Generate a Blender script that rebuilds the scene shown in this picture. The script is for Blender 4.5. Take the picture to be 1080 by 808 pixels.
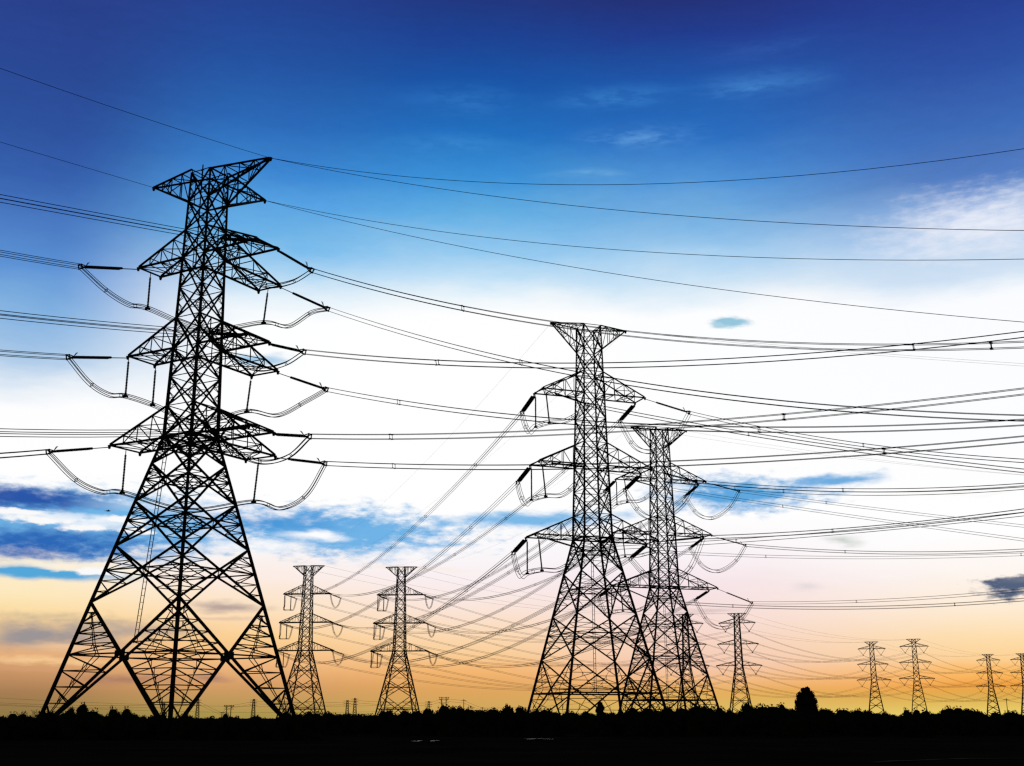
import bpy, math, random
from mathutils import Vector, noise as mnoise

rnd = random.Random(7)
scene = bpy.context.scene
for o in list(bpy.data.objects):
    bpy.data.objects.remove(o, do_unlink=True)
COL = scene.collection
HC = 1.7                       # eye height above the field

# ------------------------------------------------------------------ camera
PITCH = math.radians(15.5)
cam_d = bpy.data.cameras.new("camera")
cam_d.sensor_width = 36.0
cam_d.lens = 36.0 * 1275.0 / 1080.0
cam_d.clip_start = 0.1
cam_d.clip_end = 30000
cam = bpy.data.objects.new("camera", cam_d)
cam.location = (0, 0, HC)
cam.rotation_euler = (math.radians(90) + PITCH, 0, 0)
COL.objects.link(cam)
scene.camera = cam

# ------------------------------------------------------------------ view
scene.view_settings.view_transform = 'Standard'
scene.view_settings.look = 'None'
scene.view_settings.gamma = 1.0
scene.view_settings.use_curve_mapping = False
scene.view_settings.exposure = 0.0
scene.cycles.max_bounces = 4
scene.cycles.diffuse_bounces = 2
scene.cycles.use_denoising = False
scene.cycles.pixel_filter_type = 'BLACKMAN_HARRIS'
scene.cycles.filter_width = 1.35


def lin(c):
    r = []
    for v in c:
        v = v / 255.0
        r.append(v / 12.92 if v <= 0.04045 else ((v + 0.055) / 1.055) ** 2.4)
    return (r[0], r[1], r[2], 1.0)


def pix_dir(x, y):
    """direction (azimuth, tan elevation) of a point of the sky"""
    c, s = math.cos(PITCH), math.sin(PITCH)
    u, v, f = x - 540.0, 404.0 - y, 1275.0
    up, fw = v * c + f * s, f * c - v * s
    return math.atan2(u, fw), up / math.hypot(u, fw)


# ------------------------------------------------------------------ sky (sunset)
SUN_AZ = math.radians(27)
SUN_EL = math.radians(2.0)
world = bpy.data.worlds.new("World")
scene.world = world
world.use_nodes = True
nt = world.node_tree
nt.nodes.clear()
N, LK = nt.nodes, nt.links


def nn(t, **kw):
    n = N.new(t)
    for k, v in kw.items():
        setattr(n, k, v)
    return n


def sock(s, v):
    if isinstance(v, (int, float)):
        s.default_value = v
    else:
        LK.new(v, s)


def M(op, a, b=None, c=None, clamp=False):
    n = nn('ShaderNodeMath', operation=op, use_clamp=clamp)
    sock(n.inputs[0], a)
    if b is not None:
        sock(n.inputs[1], b)
    if c is not None:
        sock(n.inputs[2], c)
    return n.outputs[0]


def SS(v, lo, hi, a=0.0, b=1.0):
    n = nn('ShaderNodeMapRange', interpolation_type='SMOOTHSTEP')
    sock(n.inputs[0], v)
    n.inputs[1].default_value = lo
    n.inputs[2].default_value = hi
    n.inputs[3].default_value = a
    n.inputs[4].default_value = b
    return n.outputs[0]


def MIX(f, a, b):
    n = nn('ShaderNodeMix', data_type='RGBA')
    sock(n.inputs[0], f)
    for i, v in ((6, a), (7, b)):
        if isinstance(v, tuple):
            n.inputs[i].default_value = v
        else:
            LK.new(v, n.inputs[i])
    return n.outputs[2]


tc = nn('ShaderNodeTexCoord')
sep = nn('ShaderNodeSeparateXYZ')
LK.new(tc.outputs['Generated'], sep.inputs[0])
dx, dy, dz = sep.outputs
AZ = M('ARCTAN2', dx, dy)
HYP = M('SQRT', M('ADD', M('MULTIPLY', dx, dx), M('MULTIPLY', dy, dy)))
EL = M('DIVIDE', dz, M('MAXIMUM', HYP, 0.02))


def noise2(sx, sy, detail, rough, off=0.0):
    cb = nn('ShaderNodeCombineXYZ')
    sock(cb.inputs[0], M('MULTIPLY', AZ, sx))
    sock(cb.inputs[1], M('MULTIPLY', EL, sy))
    cb.inputs[2].default_value = off
    t = nn('ShaderNodeTexNoise', noise_dimensions='3D')
    t.inputs['Scale'].default_value = 1.0
    t.inputs['Detail'].default_value = detail
    t.inputs['Roughness'].default_value = rough
    LK.new(cb.outputs[0], t.inputs['Vector'])
    return M('SUBTRACT', t.outputs[0], 0.5)


NA = noise2(7, 17, 5, 0.55, 1.3)          # broad billows
NB = noise2(16, 70, 5, 0.6, 7.7)          # streaks
NC = noise2(55, 150, 5, 0.62, 3.1)        # fine wisps
WAMP = SS(EL, 0.04, 0.22, 0.12, 1.0)
ELw = M('ADD', EL, M('MULTIPLY', WAMP, M('ADD', M('MULTIPLY', NA, 0.045), M('MULTIPLY', NB, 0.014))))

COLS = {
    20: [(-60, (44, 62, 136)), (0, (42, 66, 142)), (60, (42, 72, 148)), (130, (46, 82, 158)), (180, (54, 96, 172)),
         (230, (74, 122, 194)), (280, (92, 146, 213)), (330, (128, 176, 224)), (380, (178, 206, 234)),
         (408, (234, 241, 248)), (430, (254, 254, 255)), (490, (255, 255, 255)), (560, (244, 246, 248)),
         (600, (252, 238, 210)), (625, (253, 233, 190)), (650, (252, 217, 155)), (672, (238, 190, 140)), (690, (228, 174, 124)),
         (710, (200, 148, 102)), (730, (166, 124, 82)), (757, (138, 120, 68))],
    250: [(-60, (36, 58, 132)), (0, (36, 68, 146)), (60, (36, 82, 160)), (120, (43, 104, 181)), (170, (60, 132, 206)),
          (210, (85, 160, 226)), (250, (112, 182, 233)), (280, (170, 211, 241)), (310, (228, 241, 250)),
          (338, (254, 255, 255)), (530, (255, 255, 255)), (580, (250, 246, 246)), (610, (252, 236, 226)),
          (640, (253, 226, 192)), (670, (251, 208, 148)), (700, (240, 184, 128)), (722, (214, 158, 104)),
          (757, (165, 146, 74))],
    500: [(-60, (34, 48, 112)), (0, (34, 56, 128)), (40, (30, 66, 146)), (90, (26, 86, 168)), (140, (35, 112, 191)),
          (190, (60, 146, 216)), (230, (100, 176, 229)), (265, (150, 202, 239)), (290, (192, 224, 246)),
          (315, (240, 248, 252)), (335, (255, 255, 255)), (545, (255, 255, 255)), (580, (250, 248, 250)),
          (610, (250, 238, 240)), (640, (251, 229, 217)), (670, (252, 218, 180)), (690, (250, 206, 152)),
          (710, (244, 182, 112)), (728, (224, 165, 94)), (757, (200, 168, 92))],
    720: [(-60, (36, 44, 106)), (0, (36, 50, 120)), (40, (34, 62, 144)), (90, (32, 90, 172)), (140, (42, 110, 191)),
          (190, (82, 150, 216)), (230, (120, 178, 226)), (270, (162, 206, 240)), (300, (208, 230, 246)),
          (330, (253, 254, 255)), (545, (255, 255, 255)), (590, (250, 242, 246)), (620, (246, 228, 232)),
          (650, (248, 222, 216)), (680, (247, 211, 192)), (702, (245, 203, 178)), (718, (243, 188, 134)),
          (731, (229, 174, 94)), (757, (214, 188, 100))],
    1060: [(-60, (38, 56, 134)), (0, (40, 66, 148)), (60, (46, 82, 164)), (130, (62, 108, 184)), (180, (82, 124, 194)),
           (210, (128, 164, 216)), (250, (190, 212, 238)), (280, (205, 224, 243)), (308, (250, 252, 255)),
           (560, (255, 255, 255)), (600, (254, 246, 240)), (640, (254, 236, 212)), (672, (254, 222, 172)),
           (694, (253, 210, 150)), (710, (252, 186, 98)), (722, (246, 166, 70)), (733, (222, 170, 78)),
          (757, (236, 214, 112))],
}
EMAX = 1.0


def ramp(stops, fac):
    n = nn('ShaderNodeValToRGB')
    cr = n.color_ramp
    cr.interpolation = 'LINEAR'
    while len(cr.elements) > 1:
        cr.elements.remove(cr.elements[-1])
    cr.elements[0].position = stops[0][0]
    cr.elements[0].color = stops[0][1]
    for p_, c_ in stops[1:]:
        e = cr.elements.new(p_)
        e.color = c_
    LK.new(fac, n.inputs[0])
    return n.outputs[0]


skycol = None
prev_az = None
for x in sorted(COLS):
    st = []
    for y, c_ in COLS[x]:
        a_, e_ = pix_dir(x, y)
        st.append((max(0.0, min(0.96, e_ / EMAX)), lin(c_)))
    st.sort(key=lambda q: q[0])
    st.append((1.0, lin((26, 32, 84))))
    r = ramp(st, M('MAXIMUM', ELw, 0.0))
    a_, _ = pix_dir(x, 560)
    if skycol is None:
        skycol = r
    else:
        skycol = MIX(SS(AZ, prev_az, a_), skycol, r)
    prev_az = a_


def blob(x, y, rx, ry, colr, k=1.0, soft=0.35, warp=1.0, wisp=0.0, rag=0.9):
    """a cloud (or a gap of blue) with a ragged outline, at its own direction"""
    global skycol
    a0, e0 = pix_dir(x, y)
    ra, re = rx / 1275.0, ry / 1275.0
    u = M('DIVIDE', M('ADD', M('SUBTRACT', AZ, a0), M('MULTIPLY', NA, 0.10 * warp)), ra)
    v = M('DIVIDE', M('ADD', M('SUBTRACT', EL, e0), M('ADD', M('MULTIPLY', NB, 0.02 * warp), M('MULTIPLY', NA, 0.025 * warp))), re)
    d = M('SQRT', M('ADD', M('MULTIPLY', u, u), M('MULTIPLY', v, v)))
    d = M('ADD', d, M('MULTIPLY', NC, rag * warp))
    m = SS(d, 1.0, 1.0 - soft * 1.6, 0.0, k)
    if wisp > 0:
        m = M('MULTIPLY', m, SS(M('ADD', NB, M('MULTIPLY', NC, 0.9)), -0.16, 0.20, 1.0 - wisp, 1.0))
    skycol = MIX(m, skycol, lin(colr))


# blue gaps low in the sky
blob(70, 552, 215, 47, (104, 176, 228), 0.97, 0.35, 0.55, rag=2.0)
blob(15, 524, 130, 18, (34, 78, 164), 0.95, 0.5, 0.5, rag=2.0)
blob(45, 572, 165, 24, (38, 98, 180), 0.95, 0.6, 0.6, rag=2.0)
blob(20, 584, 90, 14, (34, 82, 170), 0.7, 0.8, 0.6)
blob(30, 604, 135, 10, (58, 162, 218), 0.95, 0.45, 0.45)
blob(365, 562, 175, 34, (104, 176, 229), 0.97, 0.45, 0.8, rag=2.0)
blob(290, 550, 120, 18, (64, 146, 214), 0.8, 0.7, 0.8)
blob(560, 548, 130, 14, (112, 180, 230), 0.95, 0.5, 0.8)
blob(775, 522, 120, 26, (84, 164, 222), 0.97, 0.5, 0.8, rag=2.0)
blob(880, 506, 66, 10, (98, 168, 222), 0.95, 0.5, 0.8)
blob(272, 378, 42, 13, (110, 182, 224), 0.8, 0.6)
blob(768, 342, 28, 12, (150, 198, 220), 1.0, 0.4, 1.0)
blob(752, 346, 14, 7, (170, 208, 224), 0.9, 0.5, 0.8)
# pale clouds
blob(45, 545, 120, 8, (244, 249, 253), 1.0, 0.55, 0.7, 0.45, rag=2.4)
blob(115, 553, 75, 9, (242, 248, 253), 1.0, 0.55, 0.7, 0.5, rag=2.4)
blob(170, 535, 90, 10, (240, 246, 252), 0.8, 0.6, 0.7, 0.6, rag=2.4)
blob(60, 598, 85, 6, (253, 243, 222), 1.0, 0.5, 0.7, 0.3, rag=2.4)
blob(105, 601, 75, 6, (252, 240, 218), 0.95, 0.5, 0.7, 0.3, rag=2.4)
for x_, y_, r_ in ((38, 549, 46), (88, 557, 36), (132, 549, 30), (20, 541, 40), (112, 604, 34), (150, 560, 26)):
    blob(x_, y_, r_, 5, (250, 250, 250), 1.0, 0.4, 0.6, rag=3.0)
blob(332, 565, 50, 8, (252, 253, 255), 1.0, 0.5, 0.7)
blob(268, 577, 62, 9, (246, 249, 252), 0.95, 0.5, 0.8, 0.3)
blob(440, 585, 90, 8, (252, 250, 250), 0.8, 0.6, 0.8, 0.4)
blob(1040, 234, 160, 54, (236, 240, 250), 0.97, 0.75, 0.9, rag=1.3)
blob(1000, 520, 120, 6, (240, 238, 226), 0.6, 0.8, 1.0, 0.8)
# high cirrus
blob(655, 102, 110, 24, (66, 142, 212), 0.85, 0.9, 0.8, 0.75)
blob(795, 90, 110, 32, (74, 142, 212), 0.9, 0.9, 0.8, 0.75)
blob(690, 142, 120, 26, (106, 166, 222), 0.85, 0.9, 0.8, 0.85)
blob(610, 186, 75, 9, (124, 184, 228), 0.85, 0.9, 0.8, 0.6)
blob(490, 105, 120, 32, (54, 122, 198), 0.8, 0.9, 0.8, 0.75)
blob(820, 48, 140, 32, (52, 92, 172), 0.75, 0.9, 0.8, 0.7)
blob(480, 150, 100, 22, (72, 148, 214), 0.6, 0.9, 0.8, 0.8)
blob(720, 268, 120, 14, (196, 222, 242), 0.6, 0.9, 0.8, 0.7)
# low warm and grey clouds
blob(45, 668, 140, 24, (150, 146, 150), 0.95, 0.6, 0.7, rag=1.1)
blob(160, 664, 80, 13, (176, 160, 152), 0.75, 0.7, 0.6)
blob(-5, 662, 24, 16, (252, 210, 140), 0.8, 0.8, 0.5)
blob(75, 683, 60, 8, (250, 206, 158), 0.85, 0.6, 0.8, 0.3)
blob(50, 697, 130, 5, (252, 208, 152), 0.9, 0.6, 0.7, 0.4)
blob(35, 706, 100, 4, (214, 158, 116), 0.6, 0.6, 0.7)
blob(135, 716, 80, 9, (160, 114, 100), 0.75, 0.7, 0.7)
blob(225, 714, 26, 8, (150, 112, 108), 0.7, 0.7, 0.7)
blob(243, 640, 56, 8, (176, 156, 152), 0.9, 0.6, 0.6)
blob(240, 652, 60, 3, (214, 184, 166), 0.6, 0.7, 0.6)
blob(1064, 618, 44, 13, (84, 98, 126), 1.0, 0.35, 0.9, rag=2.0)
blob(1072, 612, 24, 9, (120, 126, 144), 0.8, 0.7, 1.0)
blob(893, 567, 36, 9, (188, 198, 190), 0.9, 0.8, 0.9)
blob(842, 623, 28, 9, (224, 214, 216), 0.9, 0.9, 0.8)
blob(745, 645, 50, 5, (205, 182, 180), 0.7, 0.8, 0.7)
blob(440, 597, 120, 4, (250, 228, 196), 0.6, 0.8, 0.8, 0.5)
blob(1000, 706, 230, 11, (252, 180, 90), 0.35, 0.9, 0.7)
blob(560, 706, 200, 9, (240, 174, 100), 0.35, 0.9, 0.7)
blob(1040, 724, 120, 5, (224, 150, 66), 0.5, 0.9, 0.7)
# faint unevenness of the high air
air = M('ADD', M('MULTIPLY', NA, 0.22), M('MULTIPLY', M('ADD', NB, NC), 0.15))
air = M('ADD', 1.0, M('MULTIPLY', air, SS(EL, 0.30, 0.48)))
airc = nn('ShaderNodeVectorMath', operation='SCALE')
LK.new(skycol, airc.inputs[0])
LK.new(air, airc.inputs['Scale'])
skycol = airc.outputs[0]

# away from the sunset the sky is the dim blue of dusk
nish = nn('ShaderNodeTexSky', sky_type='NISHITA')
nish.sun_disc = False
nish.sun_elevation = SUN_EL
nish.sun_rotation = SUN_AZ
nish.altitude = 0
nishb = nn('ShaderNodeMix', data_type='RGBA', blend_type='MULTIPLY')
nishb.inputs[0].default_value = 1.0
LK.new(nish.outputs[0], nishb.inputs[6])
nishb.inputs[7].default_value = (0.05, 0.05, 0.05, 1)
away = M('MAXIMUM', SS(M('ABSOLUTE', AZ), math.radians(34), math.radians(75)), SS(EL, 0.8, 1.6))
skycol = MIX(away, skycol, nishb.outputs[2])
bg = nn('ShaderNodeBackground')
LK.new(skycol, bg.inputs[0])
bg.inputs[1].default_value = 1.0
wo = nn('ShaderNodeOutputWorld')
LK.new(bg.outputs[0], wo.inputs[0])
try:
    world.cycles.sampling_method = 'MANUAL'
    world.cycles.sample_map_resolution = 512
except Exception:
    pass

# ------------------------------------------------------------------ sun (low, behind the towers)
sun_d = bpy.data.lights.new("sun", 'SUN')
sun_d.energy = 0.25
sun_d.angle = math.radians(0.5)
sun_d.color = (1.0, 0.72, 0.45)
sun = bpy.data.objects.new("sun", sun_d)
sv = Vector((math.sin(SUN_AZ) * math.cos(SUN_EL), math.cos(SUN_AZ) * math.cos(SUN_EL), math.sin(SUN_EL)))
sun.rotation_euler = sv.to_track_quat('Z', 'Y').to_euler()
COL.objects.link(sun)


# ------------------------------------------------------------------ materials
def material(name, c1, c2, scale, rough=0.9, spec=0.1, metal=0.0, bump=0.0):
    m = bpy.data.materials.new(name)
    m.use_nodes = True
    t = m.node_tree
    b = t.nodes['Principled BSDF']
    tcn = t.nodes.new('ShaderNodeTexCoord')
    nz = t.nodes.new('ShaderNodeTexNoise')
    nz.inputs['Scale'].default_value = scale
    nz.inputs['Detail'].default_value = 5
    t.links.new(tcn.outputs['Object'], nz.inputs['Vector'])
    r = t.nodes.new('ShaderNodeValToRGB')
    r.color_ramp.elements[0].position = 0.35
    r.color_ramp.elements[1].position = 0.65
    r.color_ramp.elements[0].color = (*c1, 1)
    r.color_ramp.elements[1].color = (*c2, 1)
    t.links.new(nz.outputs[0], r.inputs[0])
    t.links.new(r.outputs[0], b.inputs['Base Color'])
    b.inputs['Roughness'].default_value = rough
    b.inputs['Metallic'].default_value = metal
    b.inputs['Specular IOR Level'].default_value = spec
    if bump:
        bp = t.nodes.new('ShaderNodeBump')
        bp.inputs['Strength'].default_value = bump
        t.links.new(nz.outputs[0], bp.inputs['Height'])
        t.links.new(bp.outputs[0], b.inputs['Normal'])
    return m


STEEL = material('weathered_steel', (0.022, 0.021, 0.021), (0.034, 0.031, 0.030), 1.5, 0.85, 0.1)
WIRE = material('weathered_aluminium_wire', (0.026, 0.026, 0.027), (0.036, 0.035, 0.035), 0.4, 0.8, 0.1)
PORCELAIN = material('brown_porcelain', (0.020, 0.013, 0.010), (0.030, 0.020, 0.016), 3.0, 0.7, 0.15)
FOLIAGE = material('dusk_foliage', (0.018, 0.030, 0.012), (0.034, 0.048, 0.020), 1.1, 0.95, 0.0)
BARK = material('dark_bark', (0.022, 0.017, 0.013), (0.036, 0.028, 0.020), 4.0, 0.95, 0.0)
SOIL = material('dark_field_soil', (0.014, 0.013, 0.008), (0.026, 0.024, 0.014), 0.12, 1.0, 0.0, bump=0.3)
TRACK = material('pale_dirt_track', (0.08, 0.068, 0.05), (0.16, 0.135, 0.10), 0.6, 1.0, 0.0, bump=0.3)
WOOD = material('old_pole_wood', (0.024, 0.020, 0.016), (0.038, 0.031, 0.026), 2.0, 0.9, 0.0)
FEATHER = material('dark_feathers', (0.018, 0.018, 0.020), (0.03, 0.03, 0.03), 20.0, 0.8, 0.0)
WATER = bpy.data.materials.new('ditch_water')
WATER.use_nodes = True
_b = WATER.node_tree.nodes['Principled BSDF']
_b.inputs['Base Color'].default_value = (0.012, 0.014, 0.013, 1)
_b.inputs['Roughness'].default_value = 0.22
_nz = WATER.node_tree.nodes.new('ShaderNodeTexNoise')
_nz.inputs['Scale'].default_value = 6.0
_bp = WATER.node_tree.nodes.new('ShaderNodeBump')
_bp.inputs['Strength'].default_value = 0.25
WATER.node_tree.links.new(_nz.outputs[0], _bp.inputs['Height'])
WATER.node_tree.links.new(_bp.outputs[0], _b.inputs['Normal'])


# ------------------------------------------------------------------ mesh helpers
class MB:
    def __init__(self):
        self.v, self.f = [], []

    def bar(self, a, b, w, w2=None):
        a, b = Vector(a), Vector(b)
        d = b - a
        if d.length < 1e-4:
            return
        d.normalize()
        up = Vector((0, 0, 1)) if abs(d.z) < 0.95 else Vector((1, 0, 0))
        s = d.cross(up).normalized()
        t = s.cross(d).normalized()
        w2 = w if w2 is None else w2
        i = len(self.v)
        for p_, h in ((a, w / 2), (b, w2 / 2)):
            for sx, sy in ((-1, -1), (1, -1), (1, 1), (-1, 1)):
                self.v.append(p_ + s * h * sx + t * h * sy)
        self.f += [(i, i + 1, i + 5, i + 4), (i + 1, i + 2, i + 6, i + 5), (i + 2, i + 3, i + 7, i + 6),
                   (i + 3, i, i + 4, i + 7), (i + 3, i + 2, i + 1, i), (i + 4, i + 5, i + 6, i + 7)]

    def angle(self, a, b, w, th, n1, n2):
        """a rolled steel angle: two flat legs meeting in an L"""
        a, b = Vector(a), Vector(b)
        for n, m in ((n1, n2), (n2, n1)):
            n, m = Vector(n), Vector(m)
            i = len(self.v)
            for p_ in (a, b):
                self.v += [p_, p_ + n * w, p_ + n * w + m * th, p_ + m * th]
            self.f += [(i, i + 1, i + 5, i + 4), (i + 1, i + 2, i + 6, i + 5), (i + 2, i + 3, i + 7, i + 6),
                       (i + 3, i, i + 4, i + 7), (i + 3, i + 2, i + 1, i), (i + 4, i + 5, i + 6, i + 7)]

    def box(self, c, sx, sy, sz):
        c = Vector(c)
        self.bar(c - Vector((0, 0, sz / 2)), c + Vector((0, 0, sz / 2)), 1)
        n = len(self.v)
        for k in range(n - 8, n):
            p_ = self.v[k] - c
            self.v[k] = c + Vector((math.copysign(sx / 2, p_.x), math.copysign(sy / 2, p_.y), p_.z))

    def tube(self, pts, rad, n=4, cap=True):
        pts = [Vector(p_) for p_ in pts]
        rr = rad if isinstance(rad, (list, tuple)) else [rad] * len(pts)
        base = len(self.v)
        for k, p_ in enumerate(pts):
            d = (pts[min(k + 1, len(pts) - 1)] - pts[max(k - 1, 0)])
            d = d.normalized() if d.length > 1e-6 else Vector((0, 0, 1))
            up = Vector((0, 0, 1)) if abs(d.z) < 0.97 else Vector((1, 0, 0))
            s = d.cross(up).normalized()
            t = s.cross(d).normalized()
            for j in range(n):
                an = 2 * math.pi * j / n
                self.v.append(p_ + (s * math.cos(an) + t * math.sin(an)) * rr[k])
        for k in range(len(pts) - 1):
            for j in range(n):
                a = base + k * n + j
                b = base + k * n + (j + 1) % n
                self.f.append((a, b, b + n, a + n))
        if cap:
            self.f.append(tuple(base + j for j in reversed(range(n))))
            e = base + (len(pts) - 1) * n
            self.f.append(tuple(e + j for j in range(n)))

    def mesh(self, name, mat):
        me = bpy.data.meshes.new(name)
        me.from_pydata([tuple(x) for x in self.v], [], self.f)
        me.materials.append(mat)
        me.update()
        return me

    def build(self, name, mat, parent=None, loc=None):
        o = bpy.data.objects.new(name, self.mesh(name, mat))
        COL.objects.link(o)
        if parent is not None:
            o.parent = parent
        if loc is not None:
            o.location = loc
        return o


def tag(o, label=None, cat=None, group=None, kind=None):
    if label:
        o['label'] = label
        assert 4 <= len(label.split()) <= 16, label
    if cat:
        o['category'] = cat
    if group:
        o['group'] = group
    if kind:
        o['kind'] = kind
    return o


def empty(name, loc, rz=0.0):
    o = bpy.data.objects.new(name, None)
    o.location = loc
    o.rotation_euler = (0, 0, rz)
    o.empty_display_size = 0.5
    COL.objects.link(o)
    return o


def copy_tree(o, parent=None):
    c = o.copy()
    COL.objects.link(c)
    if parent is not None:
        c.parent = parent
    for ch in list(o.children):
        copy_tree(ch, c)
    return c


# ------------------------------------------------------------------ ground
def ground_z(x, y):
    return 0.10 * mnoise.noise((x * 0.05, y * 0.05, 0)) + 0.05 * mnoise.noise((x * 0.3, y * 0.3, 4))


g = MB()
xs = [-9000, -3000, -1200, -600] + [-300 + 6 * i for i in range(101)] + [600, 1200, 3000, 9000]
ys = [-600, -200, -60] + [-20 + 5 * i for i in range(60)] + [330, 420, 600, 1000, 2000, 5000, 14000]
for yy in ys:
    for xx in xs:
        near = abs(xx) <= 300 and -60 <= yy <= 330
        g.v.append((xx, yy, ground_z(xx, yy) if near else 0.0))
W_ = len(xs)
for j in range(len(ys) - 1):
    for i in range(W_ - 1):
        a = j * W_ + i
        g.f.append((a, a + 1, a + W_ + 1, a + W_))
tag(g.build('ground', SOIL), kind='structure')

t = MB()
trk = [(14 + 1.25 * k * 1.0, 49 + 0.85 * k + 0.8 * math.sin(k * 0.5)) for k in range(26)]
for k, (x, y) in enumerate(trk):
    w = 0.22 + 0.10 * math.sin(k * 1.7)
    for s in (-1, 1):
        t.v.append((x - 0.3 * s * w, y + s * w, ground_z(x, y) + 0.05))
for k in range(len(trk) - 1):
    t.f.append((2 * k, 2 * k + 2, 2 * k + 3, 2 * k + 1))
tag(t.build('path', TRACK), kind='structure')

w = MB()
for (px, dist, ln, wd) in ((439, 88, .35, .3), (443, 89, .2, .2), (456, 88, .2, .2), (459, 90, .3, .25),
                           (558, 97, .35, .25), (563, 98, .3, .3), (571, 98, .25, .3), (578, 97, .4, .3)):
    cx = (px - 540) / 1322.0 * dist
    i = len(w.v)
    for k in range(14):
        a = 2 * math.pi * k / 14
        q = 1 + 0.25 * rnd.uniform(-1, 1)
        w.v.append((cx + ln * q * math.cos(a), dist + wd * q * math.sin(a), 0.17))
    w.f.append(tuple(range(i, i + 14)))
tag(w.build('water', WATER), kind='structure')


# ------------------------------------------------------------------ lattice towers
def rot4(k, x, y):
    for _ in range(k % 4):
        x, y = -y, x
    return x, y


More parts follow.
